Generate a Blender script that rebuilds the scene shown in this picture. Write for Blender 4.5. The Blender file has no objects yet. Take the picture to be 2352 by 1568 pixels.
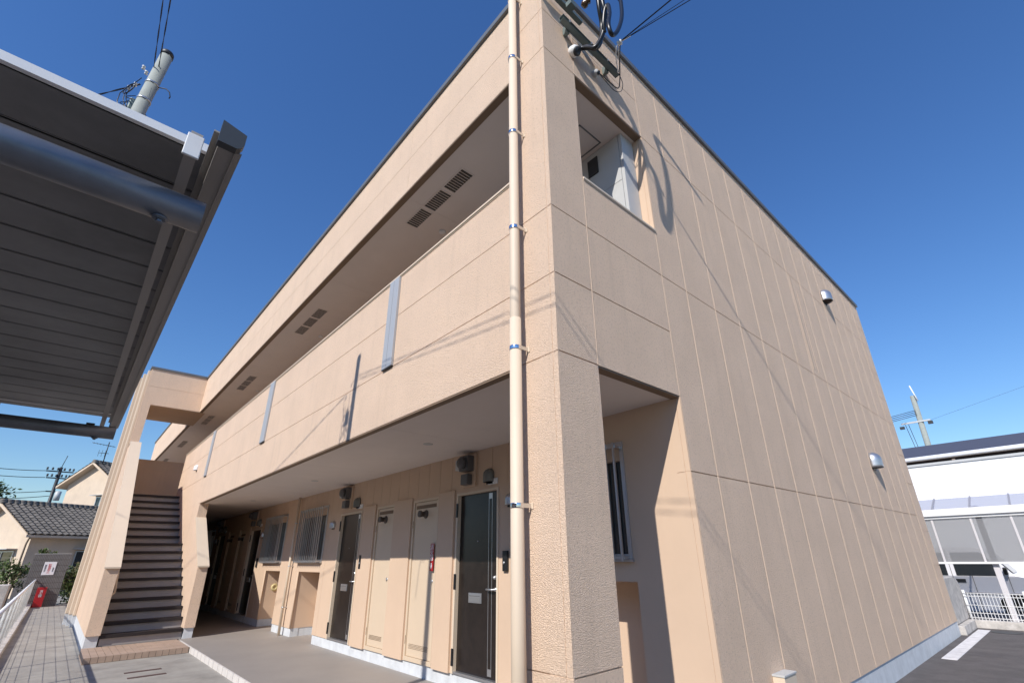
import bpy, bmesh, math, random
from mathutils import Vector, Matrix
R=math.radians
sc=bpy.context.scene
C=sc.collection
# ---------------------------------------------------------------- camera
cam=bpy.data.objects.new('camera',bpy.data.cameras.new('camera')); C.objects.link(cam); sc.camera=cam
yaw,pitch,roll=0.828704118,0.394616806,-0.015760980
f=Vector((-math.sin(yaw)*math.cos(pitch),math.cos(yaw)*math.cos(pitch),math.sin(pitch)))
r0=f.cross(Vector((0,0,1))).normalized(); u0=r0.cross(f)
rr=math.cos(roll)*r0+math.sin(roll)*u0; uu=-math.sin(roll)*r0+math.cos(roll)*u0
M=Matrix((rr,uu,-f)).transposed().to_4x4(); M.translation=Vector((2.0718,-2.2420,1.5294))
cam.matrix_world=M
cam.data.sensor_width=36; cam.data.lens=1084.1009/2352*36
cam.data.shift_x=-23.623/2352; cam.data.shift_y=42.587/2352
cam.data.clip_start=.02; cam.data.clip_end=2000
sc.render.resolution_x=1024; sc.render.resolution_y=682
# ---------------------------------------------------------------- light
SUN=Vector((.345,-1,.834)).normalized()
w=bpy.data.worlds.new('World'); sc.world=w; w.use_nodes=True
nt=w.node_tree; bg=nt.nodes['Background']; sky=nt.nodes.new('ShaderNodeTexSky'); sky.sky_type='NISHITA'
sky.sun_disc=False; sky.sun_elevation=math.asin(SUN.z); sky.sun_rotation=math.atan2(SUN.x,SUN.y)
sky.altitude=0; sky.air_density=1.4; sky.dust_density=0; sky.ozone_density=8.0
hs=nt.nodes.new('ShaderNodeHueSaturation'); hs.inputs['Hue'].default_value=.509; hs.inputs['Saturation'].default_value=1.12
nt.links.new(sky.outputs[0],hs.inputs['Color']); nt.links.new(hs.outputs[0],bg.inputs[0]); bg.inputs[1].default_value=.135
sl=bpy.data.objects.new('sun',bpy.data.lights.new('sun','SUN')); C.objects.link(sl)
sl.data.energy=4.7; sl.data.angle=R(.53); sl.data.color=(1,.955,.89)
sl.rotation_euler=SUN.to_track_quat('Z','Y').to_euler()
sc.view_settings.view_transform='Standard'; sc.view_settings.look='None'; sc.view_settings.exposure=0.12
random.seed(4)
# ---------------------------------------------------------------- materials
def mat(name,col,rough=.7,metal=0,var=.0,vscale=3,bump=0,bscale=60,bdist=.004,spec=.5,col2=None,alpha=1,trans=0,stain=None,det=3,splat=False):
    m=bpy.data.materials.new(name); m.use_nodes=True; n=m.node_tree; b=n.nodes['Principled BSDF']
    b.inputs['Roughness'].default_value=rough; b.inputs['Metallic'].default_value=metal
    b.inputs['Specular IOR Level'].default_value=spec
    b.inputs['Base Color'].default_value=(*col,1)
    if alpha<1: b.inputs['Alpha'].default_value=alpha
    if trans: b.inputs['Transmission Weight'].default_value=trans
    tc=n.nodes.new('ShaderNodeTexCoord')
    if var or col2:
        no=n.nodes.new('ShaderNodeTexNoise'); no.inputs['Scale'].default_value=vscale; no.inputs['Detail'].default_value=6; no.inputs['Roughness'].default_value=.65
        n.links.new(tc.outputs['Object'],no.inputs['Vector'])
        mx=n.nodes.new('ShaderNodeMix'); mx.data_type='RGBA'
        c2=col2 or tuple(c*(1-var) for c in col); c1=col if col2 else tuple(min(1,c*(1+var)) for c in col)
        mx.inputs[6].default_value=(*c1,1); mx.inputs[7].default_value=(*c2,1)
        rmp=n.nodes.new('ShaderNodeMapRange'); rmp.inputs[1].default_value=.3; rmp.inputs[2].default_value=.7
        n.links.new(no.outputs[0],rmp.inputs[0]); n.links.new(rmp.outputs[0],mx.inputs[0])
        out=mx.outputs[2]
        if splat:
            n3=n.nodes.new('ShaderNodeTexNoise'); n3.inputs['Scale'].default_value=52; n3.inputs['Detail'].default_value=3
            n.links.new(tc.outputs['Object'],n3.inputs['Vector'])
            r3=n.nodes.new('ShaderNodeMapRange'); r3.inputs[1].default_value=.52; r3.inputs[2].default_value=.72; r3.inputs[4].default_value=.5
            n.links.new(n3.outputs[0],r3.inputs[0]); m3=n.nodes.new('ShaderNodeMix'); m3.data_type='RGBA'; m3.inputs[7].default_value=(*[c*.66 for c in col],1)
            n.links.new(out,m3.inputs[6]); n.links.new(r3.outputs[0],m3.inputs[0]); out=m3.outputs[2]
        if stain:
            mp=n.nodes.new('ShaderNodeMapping'); mp.inputs['Scale'].default_value=(2.2,2.2,.18)
            n.links.new(tc.outputs['Object'],mp.inputs[0])
            n2=n.nodes.new('ShaderNodeTexNoise'); n2.inputs['Scale'].default_value=4; n2.inputs['Detail'].default_value=4
            n.links.new(mp.outputs[0],n2.inputs['Vector'])
            r2=n.nodes.new('ShaderNodeMapRange'); r2.inputs[1].default_value=.55; r2.inputs[2].default_value=.8; r2.inputs[4].default_value=stain
            n.links.new(n2.outputs[0],r2.inputs[0])
            m2=n.nodes.new('ShaderNodeMix'); m2.data_type='RGBA'; m2.inputs[7].default_value=(*[c*.6 for c in col],1)
            n.links.new(out,m2.inputs[6]); n.links.new(r2.outputs[0],m2.inputs[0]); out=m2.outputs[2]
        n.links.new(out,b.inputs['Base Color'])
    if bump:
        nb=n.nodes.new('ShaderNodeTexNoise'); nb.inputs['Scale'].default_value=bscale; nb.inputs['Detail'].default_value=det; nb.inputs['Roughness'].default_value=.55
        n.links.new(tc.outputs['Object'],nb.inputs['Vector'])
        bp=n.nodes.new('ShaderNodeBump'); bp.inputs['Strength'].default_value=bump; bp.inputs['Distance'].default_value=bdist
        if splat:
            ra=n.nodes.new('ShaderNodeMapRange'); ra.interpolation_type='SMOOTHSTEP'; ra.inputs[1].default_value=.40; ra.inputs[2].default_value=.62; n.links.new(nb.outputs[0],ra.inputs[0]); n.links.new(ra.outputs[0],bp.inputs['Height'])
        else: n.links.new(nb.outputs[0],bp.inputs['Height'])
        n.links.new(bp.outputs[0],b.inputs['Normal'])
    return m
BEI=(.80,.60,.445)
stucco=mat('beige_stucco',BEI,.85,var=.05,vscale=1.6,bump=1.0,bscale=125,bdist=.0038,det=3,splat=True,stain=.22,spec=.25)  # splat also speckles the colour darker, in place of shaded grain lost at distance
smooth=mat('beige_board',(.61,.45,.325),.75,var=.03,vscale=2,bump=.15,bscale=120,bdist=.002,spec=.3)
cream=mat('cream_paint',(.66,.54,.41),.6,var=.02,spec=.5)
cream_door=mat('cream_steel',(.62,.49,.355),.5,var=.02)
trimb=mat('brown_trim',(.20,.135,.085),.7,var=.08)
soffitm=mat('soffit_board',(.74,.67,.62),.85,var=.03,vscale=2)
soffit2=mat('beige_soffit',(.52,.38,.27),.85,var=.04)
coping=mat('grey_coping',(.17,.175,.18),.45,metal=.3,var=.1)
concf=mat('foundation_concrete',(.58,.60,.62),.85,var=.12,vscale=5,bump=.25,bscale=40,stain=.35)
slabm=mat('corridor_paint',(.29,.26,.235),.6,var=.07,vscale=1.2,bump=.12,bscale=150,bdist=.002)
edge=mat('edge_tile',(.62,.58,.54),.7,var=.08,vscale=6,stain=.3)
asph=mat('asphalt',(.175,.158,.155),.9,var=.22,vscale=2.6,bump=1.0,bscale=150,bdist=.008,splat=True)
conc=mat('path_concrete',(.235,.215,.19),.85,col2=(.36,.335,.295),vscale=2.3,bump=.3,bscale=90,bdist=.003)
concwall=mat('old_concrete',(.50,.465,.43),.9,var=.28,vscale=6,bump=.7,bscale=25,bdist=.01)
tile=mat('step_tile',(.40,.29,.22),.6,var=.14,vscale=5)
grout=mat('dark_grout',(.10,.08,.07),.9)
white=mat('white_paint',(.80,.80,.80),.5,var=.03,vscale=8)
whiteroad=mat('road_paint',(.80,.78,.78),.8,col2=(.55,.53,.53),vscale=7,bump=.5,bscale=150)
doorm=mat('dark_wood_door',(.017,.012,.010),.30,var=.3,vscale=9,spec=.45)
blk=mat('black_plastic',(.012,.012,.013),.4)
darkg=mat('dark_grey_metal',(.045,.047,.05),.5,metal=.4,var=.1)
alu=mat('aluminium',(.55,.55,.56),.35,metal=.85,var=.06)
chrome=mat('chrome',(.75,.76,.78),.15,metal=1)
bronze=mat('bronze_aluminium',(.10,.10,.10),.4,metal=.7)
glass=mat('dark_glass',(.02,.025,.03),.08,spec=.8)
ltgrey=mat('light_grey_metal',(.50,.50,.49),.5,var=.04)
stripg=mat('grey_strip',(.42,.43,.44),.5,metal=.2)
plum=mat('steel_galvanised',(.20,.215,.245),.48,metal=.6,var=.12,vscale=14)
deckm=mat('deck_sheet',(.20,.20,.20),.45,var=.3,vscale=2.2)
gutm=mat('gutter_grey',(.34,.32,.295),.5,var=.06)
capm=mat('gutter_cap',(.05,.055,.06),.5)
polec=mat('pole_concrete',(.30,.32,.29),.8,var=.12,vscale=6,stain=.4)
wirem=mat('black_cable',(.010,.010,.011),.35)
green=mat('green_grey_steel',(.16,.20,.19),.5,metal=.4,var=.1)
porc=mat('porcelain',(.78,.78,.76),.25)
redm=mat('red_paint',(.38,.010,.015),.4,var=.05)
signw=mat('sign_white',(.78,.76,.78),.5)
redtxt=mat('red_ink',(.55,.05,.04),.6)
blktxt=mat('black_ink',(.05,.05,.07),.6)
greent=mat('wall_tile_grey',(.17,.16,.155),.6,var=.16,vscale=9)
tread=mat('stair_tread',(.026,.017,.016),.6,var=.2,vscale=8)
riser=mat('stair_riser',(.36,.33,.315),.7,var=.1)
nosing=mat('stair_nosing',(.018,.012,.012),.7)
roof_t=mat('roof_tile',(.15,.133,.112),.6,var=.35,vscale=1.6)
hwall=mat('house_plaster',(.62,.50,.38),.9,var=.08,vscale=1.5,stain=.25)
hwhite=mat('white_siding',(.86,.86,.86),.7,var=.01)
wood=mat('old_wood',(.20,.15,.11),.8,var=.2)
rust=mat('rusty_grate',(.085,.045,.04),.8,var=.2,vscale=20)
leafd=mat('leaf_dark',(.035,.06,.018),.6,col2=(.075,.12,.03),vscale=3)
leafl=mat('leaf_light',(.13,.18,.045),.6,col2=(.05,.085,.02),vscale=3)
leafdry=mat('leaf_dry',(.20,.16,.09),.7,col2=(.09,.11,.035),vscale=3)
hoodm=mat('hood_grey',(.17,.175,.165),.45,metal=.3,var=.08)
flue=mat('flue_bronze',(.085,.065,.055),.5,metal=.2)
meterm=mat('meter_grey',(.10,.10,.105),.45)
bark=mat('bark',(.08,.06,.045),.9,var=.2)
frost=mat('frosted_panel',(.25,.25,.26),.55,alpha=.62)
poly=mat('polycarbonate',(.36,.37,.45),.2,alpha=.72)
vanw=mat('van_paint',(.74,.74,.78),.25)
rubber=mat('rubber',(.02,.02,.02),.8)
orange=mat('orange_lens',(.75,.18,.03),.3)
roofg=mat('roof_metal',(.085,.08,.095),.5,var=.08)
pink=mat('white_frame',(.62,.59,.60),.4)
yel=mat('yellow_cap',(.62,.50,.25),.5)
# ---------------------------------------------------------------- mesh helper
class MB:
    def __init__(s): s.v=[]; s.f=[]; s.sm=[]
    def quad(s,a,b,c,d,smooth=False):
        n=len(s.v); s.v+= [tuple(a),tuple(b),tuple(c),tuple(d)]; s.f.append((n,n+1,n+2,n+3)); s.sm.append(smooth)
    def box(s,x0,x1,y0,y1,z0,z1,M=None):
        n=len(s.v)
        P=[(x,y,z) for z in (z0,z1) for y in (y0,y1) for x in (x0,x1)]
        if M is not None: P=[tuple(M@Vector(p)) for p in P]
        s.v+=P
        for q in ((0,2,3,1),(4,5,7,6),(0,1,5,4),(2,6,7,3),(0,4,6,2),(1,3,7,5)):
            s.f.append(tuple(n+i for i in q)); s.sm.append(False)
    def prism(s,pts,axis,a,b,M=None):
        # pts: 2D polygon; axis 'x','y','z' extrusion from a to b
        def P(p,t):
            q={'x':(t,p[0],p[1]),'y':(p[0],t,p[1]),'z':(p[0],p[1],t)}[axis]
            return tuple(M@Vector(q)) if M is not None else q
        n=len(s.v); k=len(pts)
        s.v+=[P(p,a) for p in pts]+[P(p,b) for p in pts]
        s.f.append(tuple(range(n,n+k))); s.f.append(tuple(range(n+2*k-1,n+k-1,-1))); s.sm+= [False,False]
        for i in range(k):
            j=(i+1)%k; s.f.append((n+i,n+k+i,n+k+j,n+j)); s.sm.append(False)
    def tube(s,pts,r,n=10,caps=True,r2=None):
        pts=[Vector(p) for p in pts]; k=len(pts); base=len(s.v)
        t0=(pts[1]-pts[0]).normalized(); up=Vector((0,0,1)) if abs(t0.z)<.9 else Vector((1,0,0))
        a=t0.cross(up).normalized()
        for i,p in enumerate(pts):
            t=((pts[min(i+1,k-1)]-pts[max(i-1,0)])).normalized()
            a=(a-t*a.dot(t)).normalized(); b=t.cross(a)
            ri=r if r2 is None else r+(r2-r)*i/(k-1)
            for j in range(n):
                th=2*math.pi*j/n; s.v.append(tuple(p+ri*(math.cos(th)*a+math.sin(th)*b)))
        for i in range(k-1):
            for j in range(n):
                j2=(j+1)%n
                s.f.append((base+i*n+j,base+i*n+j2,base+(i+1)*n+j2,base+(i+1)*n+j)); s.sm.append(True)
        if caps:
            s.f.append(tuple(base+j for j in range(n-1,-1,-1))); s.f.append(tuple(base+(k-1)*n+j for j in range(n))); s.sm+=[False,False]
    def lathe(s,prof,origin,ax,n=20,smooth=True):
        # prof: list (r,h) along axis ax from origin
        ax=Vector(ax).normalized(); up=Vector((0,0,1)) if abs(ax.z)<.9 else Vector((1,0,0))
        a=ax.cross(up).normalized(); b=ax.cross(a); o=Vector(origin); base=len(s.v)
        for (r,h) in prof:
            for j in range(n):
                th=2*math.pi*j/n; s.v.append(tuple(o+ax*h+r*(math.cos(th)*a+math.sin(th)*b)))
        for i in range(len(prof)-1):
            for j in range(n):
                j2=(j+1)%n; s.f.append((base+i*n+j,base+i*n+j2,base+(i+1)*n+j2,base+(i+1)*n+j)); s.sm.append(smooth)
        s.f.append(tuple(base+j for j in range(n-1,-1,-1))); s.f.append(tuple(base+(len(prof)-1)*n+j for j in range(n))); s.sm+=[False,False]
    def build(s,name,m,parent=None,bevel=0,label=None):
        me=bpy.data.meshes.new(name); me.from_pydata(s.v,[],s.f); me.materials.append(m)
        me.polygons.foreach_set('use_smooth',s.sm); 
        bm=bmesh.new(); bm.from_mesh(me)
        bmesh.ops.recalc_face_normals(bm,faces=bm.faces)
        if bevel:
            bmesh.ops.bevel(bm,geom=bm.edges[:],offset=bevel,segments=2,affect='EDGES',profile=.5,clamp_overlap=True)
        bm.to_mesh(me); bm.free(); me.update()
        o=bpy.data.objects.new(name,me); C.objects.link(o)
        if parent is not None:
            o.parent=parent
        if label: o['label']=label
        return o
def loc(o): return o
def tag(o,label=None,cat=None,group=None,kind=None):
    if label: o['label']=label
    if cat: o['category']=cat
    if group: o['group']=group
    if kind: o['kind']=kind
    return o
def thing(name,label,cat,group=None,at=(0,0,0)):
    # empty stands at the base; children carry world coordinates through the parent inverse
    o=bpy.data.objects.new(name,None); C.objects.link(o); o.location=at; o.empty_display_size=.2
    o.matrix_world=Matrix.Translation(at)
    return tag(o,label,cat,group)
def fix(root):
    inv=Matrix.Translation(root.location).inverted()
    for c in root.children: c.matrix_parent_inverse=inv
def boxo(name,m,parent,*b,bevel=0,label=None):
    mb=MB(); mb.box(*b); return mb.build(name,m,parent,bevel,label)
def text(body,size,m,parent,M,name='lettering',vertical=False):
    cu=bpy.data.curves.new(name,'FONT'); cu.body='\n'.join(body) if vertical else body
    cu.size=size; cu.extrude=.0008; cu.align_x='CENTER'; cu.align_y='CENTER'; cu.space_line=.8 if vertical else 1
    to=bpy.data.objects.new('tmp',cu); C.objects.link(to)
    dg=bpy.context.evaluated_depsgraph_get(); me=bpy.data.meshes.new_from_object(to.evaluated_get(dg))
    bpy.data.objects.remove(to); me.transform(M); me.materials.clear(); me.materials.append(m)
    o=bpy.data.objects.new(name,me); C.objects.link(o); o.parent=parent
    return o
def cells(u0,u1,v0,v1,uj,vj,holes):
    U=sorted(set([u0,u1]+[u for u in uj if u0<u<u1]+[h for H in holes for h in H[:2] if u0<h<u1]))
    V=sorted(set([v0,v1]+[v for v in vj if v0<v<v1]+[h for H in holes for h in H[2:] if v0<h<v1]))
    for i in range(len(U)-1):
        for j in range(len(V)-1):
            cu,cv=(U[i]+U[i+1])/2,(V[j]+V[j+1])/2
            if any(H[0]<cu<H[1] and H[2]<cv<H[3] for H in holes): continue
            yield U[i],U[i+1],V[j],V[j+1]
def clad(mb,plane,p,t,u0,u1,v0,v1,uj=(),vj=(),holes=(),gap=.008,back=.18,ugap=None):
    # plane 'y': face at y=p looking -y, plane 'x': face at x=p looking +x ; t= groove depth
    sg=1 if plane=='y' else -1
    ug=gap if ugap is None else ugap
    for a,b,c,d in cells(u0,u1,v0,v1,uj,vj,holes):
        ga=ug/2 if a in uj else 0; gb=ug/2 if b in uj else 0; gc=gap/2 if c in vj else 0; gd=gap/2 if d in vj else 0
        q=(p,p+sg*t); q=(min(q),max(q))
        if plane=='y': mb.box(a+ga,b-gb,q[0],q[1],c+gc,d-gd)
        else: mb.box(q[0],q[1],a+ga,b-gb,c+gc,d-gd)
    for a,b,c,d in cells(u0,u1,v0,v1,(),(),holes):
        q=(p+sg*t,p+sg*back); q=(min(q),max(q))
        if plane=='y': mb.box(a,b,q[0],q[1],c,d)
        else: mb.box(q[0],q[1],a,b,c,d)
# ================================================================ GROUND
o=boxo('ground',asph,None,-150,150,-150,150,-.5,0); tag(o,kind='structure')
mb=MB(); 
for a,b in ((-40,-17.6),(-17.59,-13.2),(-13.19,-8.8),(-8.79,-4.6)): mb.box(a,b,-3.1,-.055,.001,.006)
o=mb.build('path',conc,None); tag(o,kind='structure')
# ================================================================ APARTMENT BUILDING
B=1.606; E=11.13; W=-28.6
bld=thing('apartment_building','two storey beige stucco apartment building with open corridors and outside stair','building')
# --- gable wall
mb=MB()
ujt=[.441,B+.004]+[2.09+i*.645 for i in range(14)]
ujt=[u for u in ujt if u<10.5]+[10.49]
far=10.49
zj=[6.07,4.16,2.19]
holes=[(.445,B,-1,2.87),(.445,B,4.70,6.07)]
# corner pillar column
clad(mb,'x',0,.012,.004,.441,.0,7.22,(),[6.65,6.07,4.16,3.52,2.87,.91],(),.010)
clad(mb,'x',0,.012,.441,B+.004,2.87,7.22,[.441],[6.65,6.07,4.16,3.52],[(.441,B+.004,4.70,6.07)],.010)
clad(mb,'x',0,.014,B+.004,far,.25,7.22,ujt,zj,(),.010,ugap=.014)
clad(mb,'x',0,.012,far,E,.25,7.22,[far],[6.5,6.07,5.38,4.74,4.16,3.45,2.84,1.9,1.25],(),.010)
beads=[(u,.25,7.22) for u in ujt if u>2]+[(B+.004,2.871,4.69),(B+.004,6.075,7.22),(.441,2.872,4.69),(.441,6.075,7.22),(10.49,.25,7.22)]
bd=MB()
for u,z0,z1 in beads: bd.prism([(-.004,u-.007),(.003,u+.001),(-.004,u+.007)],'z',z0,z1)
mb.build('gable_wall',stucco,bld); bd.build('joint_sealant',smooth,bld)
# pillar (front leg of the corner)
mb=MB(); clad(mb,'y',0,.012,-.45,-.052,.001,7.221,(),[6.65,6.07,4.16,3.52,2.87,.91],(),.008,back=.445)
clad(mb,'y',-.001,.012,-.046,-.0004,.001,7.221,(),[6.65,6.07,4.16,3.52,2.87,.91],(),.008,back=.0045)
clad(mb,'y',.0036,.012,-.052,-.046,.001,7.221,(),[],(),.008,back=.1)
mb.box(-.03,-.0125,.445-.02,.445,.002,7.2); mb.build('corner_pillar',stucco,bld)
# gable jamb strips (edge cover) in the opening
mb=MB(); clad(mb,'y',B,.01,-.13,-.05,.02,2.87,(),[2.19],(),.006,back=.02); clad(mb,'y',B-.002,.002,-.045,-.0004,.02,2.87,(),[2.19],(),.006,back=.0055)
mb.box(-.13,-.05,B,B+.1,3.35,6.055); mb.box(-.045,-.0004,B-.002,B+.0035,4.73,6.055)
mb.build('jamb_trim',smooth,bld)
# sill cap and lintel trim at gable opening
mb=MB(); mb.box(-.19,.012,.445,B+.001,4.700,4.724); mb.box(-.19,.006,.447,B-.001,4.690,4.700); mb.build('gable_sill_cap',cream,bld,bevel=.002)
mb=MB(); mb.box(-.09,-.006,.446,B-.003,6.055,6.07); mb.build('gable_lintel_trim',trimb,bld); boxo('gable_lintel_trim',trimb,bld,-.09,-.006,.446,B-.003,2.855,2.87)
# --- fascia (roof level)
SE=[-2.6,-5.4,-8.1,-10.9,-13.6]
mb=MB(); clad(mb,'y',0,.010,-16.1,-.45,6.07,7.22,SE,[6.65],(),.007,ugap=.004); clad(mb,'y',0,.010,W,-18.2,6.07,7.22,[-21,-24,-26.5],[6.65],(),.007,ugap=.004)
mb.build('front_fascia',stucco,bld)
mb=MB(); clad(mb,'y',0,.010,-16.5,-.45,2.87,4.70,SE,[4.16,3.52],(),.008,back=.15,ugap=.003); clad(mb,'y',0,.010,W,-18.15,2.87,4.70,[-21,-24,-26.5],[4.16,3.52],(),.008,back=.15,ugap=.003)
mb.build('front_parapet',stucco,bld)
mb=MB(); mb.box(-16.5,-.45,-.018,.165,4.700,4.722); mb.box(-16.5,-.45,-.008,.158,4.688,4.700); mb.box(W,-18.15,-.018,.165,4.700,4.722); mb.build('parapet_cap',cream,bld,bevel=.002)
mb=MB(); mb.box(-16.1,-.452,.004,.085,6.052,6.07); mb.build('fascia_bottom_trim',trimb,bld); boxo('fascia_bottom_trim',trimb,bld,-12.2,-.452,.004,.075,2.852,2.87); boxo('fascia_bottom_trim',trimb,bld,W,-18.2,.004,.085,6.052,6.07)
# --- roof & coping
mb=MB(); mb.box(W+.02,-.02,.02,E-.02,6.9,7.15); mb.build('roof',coping,bld)
mb=MB()
mb.box(W-.03,.035,-.035,.18,7.222,7.30); mb.box(-.16,.035,.18,E+.03,7.222,7.30); mb.box(W-.03,-.16,E-.15,E+.03,7.222,7.30); mb.box(W-.03,W+.15,.18,E-.15,7.222,7.30)
mb.box(-18.23,-16.07,-1.56,-.035,7.222,7.29)
mb.build('roof_coping',coping,bld,bevel=.006)
# --- back & left walls
mb=MB(); mb.box(W,-.17,E-.15,E-.001,.1,7.22); mb.box(W,W+.15,B,E-.15,.1,7.22); mb.build('rear_wall',stucco,bld)
# --- soffits / floors
mb=MB(); xs=[-.091,-2.7,-5.4,-8.1,-10.8,-13.5,-16.2,-19,-22,-25,W]
for a,b in zip(xs[1:],xs[:-1]): mb.box(a+.002,b-.002,.086,B,6.062,6.0695)
mb.box(W,-.2,.16,B,6.0705,6.3); mb.build('upper_soffit',soffitm,bld)
mb=MB()
for a,b in zip(xs[1:],xs[:-1]): mb.box(a+.002,b-.002,.076,B,2.861,2.8695)
mb.build('lower_soffit',soffitm,bld)
boxo('upper_floor',slabm,bld,W,-.19,.15,B,2.91,3.35)
o=boxo('corridor_floor',slabm,bld,W,-.02,-.035,B+.6,-.1,.10)
mb=MB()
x=-.03
while x>-10.5:
    mb.box(max(x-.29,-10.5),x-.008,-.055,-.035,.0,.101); x-=.30
mb.build('corridor_floor_edge',edge,bld)
# --- ground floor back wall with openings
units=[]   # (kind,x0,x1)
wins=[(-1.95,-.68),(-9.38,-8.04),(-11.9,-10.51),(-19.4,-18.1),(-21.9,-20.6)]
alc=[(-1.95,-.66),(-9.27,-8.07),(-11.58,-10.48),(-19.3,-18.1)]
doors=[(-3.48,-2.59,0),(-7.35,-6.42,0),(-13.5,-12.55,0),(-17.4,-16.5,0),(-23.5,-22.6,0)]
svc=[(-4.63,-3.93),(-5.84,-5.22),(-14.65,-14.02),(-15.95,-15.3)]
H=[(a,b,1.50,2.57) for a,b in wins]+[(a,b,.0,1.31) for a,b in alc]+[(a,b,.25,2.34) for a,b,_ in doors]+[(a,b,.25,2.35) for a,b in svc]
mb=MB()
uj=[-.13]+[-.6-.303*i for i in range(1,90)]
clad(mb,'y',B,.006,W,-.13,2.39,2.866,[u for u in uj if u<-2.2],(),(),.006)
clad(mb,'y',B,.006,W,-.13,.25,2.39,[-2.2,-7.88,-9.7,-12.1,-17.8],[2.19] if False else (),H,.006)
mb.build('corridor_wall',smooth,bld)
# protruding boards beside service doors
for a,b in ((-5.21,-4.66),(-3.9,-3.52),(-6.36,-5.88),(-14.0,-13.55),(-15.28,-14.68),(-16.45,-15.98)): boxo('wall_board',smooth,bld,a,b,B-.028,B-.001,.246,2.39,bevel=.003)
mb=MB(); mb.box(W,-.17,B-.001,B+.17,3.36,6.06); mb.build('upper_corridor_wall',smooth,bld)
# alcoves
for a,b in alc:
    mb=MB()
    mb.box(a-.1,a,B+.18,B+.56,.25,1.4); mb.box(b,b+.1,B+.18,B+.56,.25,1.4); mb.box(a,b,B+.47,B+.56,.25,1.31); mb.box(a,b,B+.18,B+.47,1.312,1.4); mb.build('alcove_lining',smooth,bld)
for a,b in alc:
    m2=MB(); m2.tube([(a+.012,B-.004,.25),(a+.012,B-.004,1.31)],.016,8); m2.build('alcove_corner_bead',smooth,bld)
m2=MB(); m2.lathe([(.0,.0),(.085,.0),(.085,.02),(.06,.028),(.03,.03),(.03,.02)],(-11.58,B+.27,.93),(1,0,0),20); m2.build('round_cap',yel,bld)
m2=MB(); m2.lathe([(.0,.0),(.085,.0),(.085,.02),(.06,.028),(.03,.03),(.03,.02)],(-9.27,B+.38,.93),(1,0,0),20)
# foundations
mb=MB()
fz0,fz1=.0,.25
mb.box(-.14,-.012,B+.01,E-.01,-.1,.249)
def fnd(x0,x1): mb.box(x0,x1,B+.014,B+.17,.1,.249)
edges=[-.15]
segs=[]; cur=-.14
for a,b in sorted(alc,reverse=True):
    segs.append((b,cur)); cur=a
segs.append((W,cur))
for a,b in segs: fnd(a,b)
for a,b in alc:
    mb.box(a-.08,a-.008,B+.17,B+.5,.1,.249); mb.box(b+.008,b+.08,B+.17,B+.5,.1,.249); mb.box(a-.08,b+.08,B+.485,B+.56,.1,.249)
mb.box(-28.5,-10.73,.014,.18,.0,.29); mb.box(-18.15,-10.74,-1.515,-1.325,.0,.29)
mb.build('foundation',concf,bld)
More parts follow.
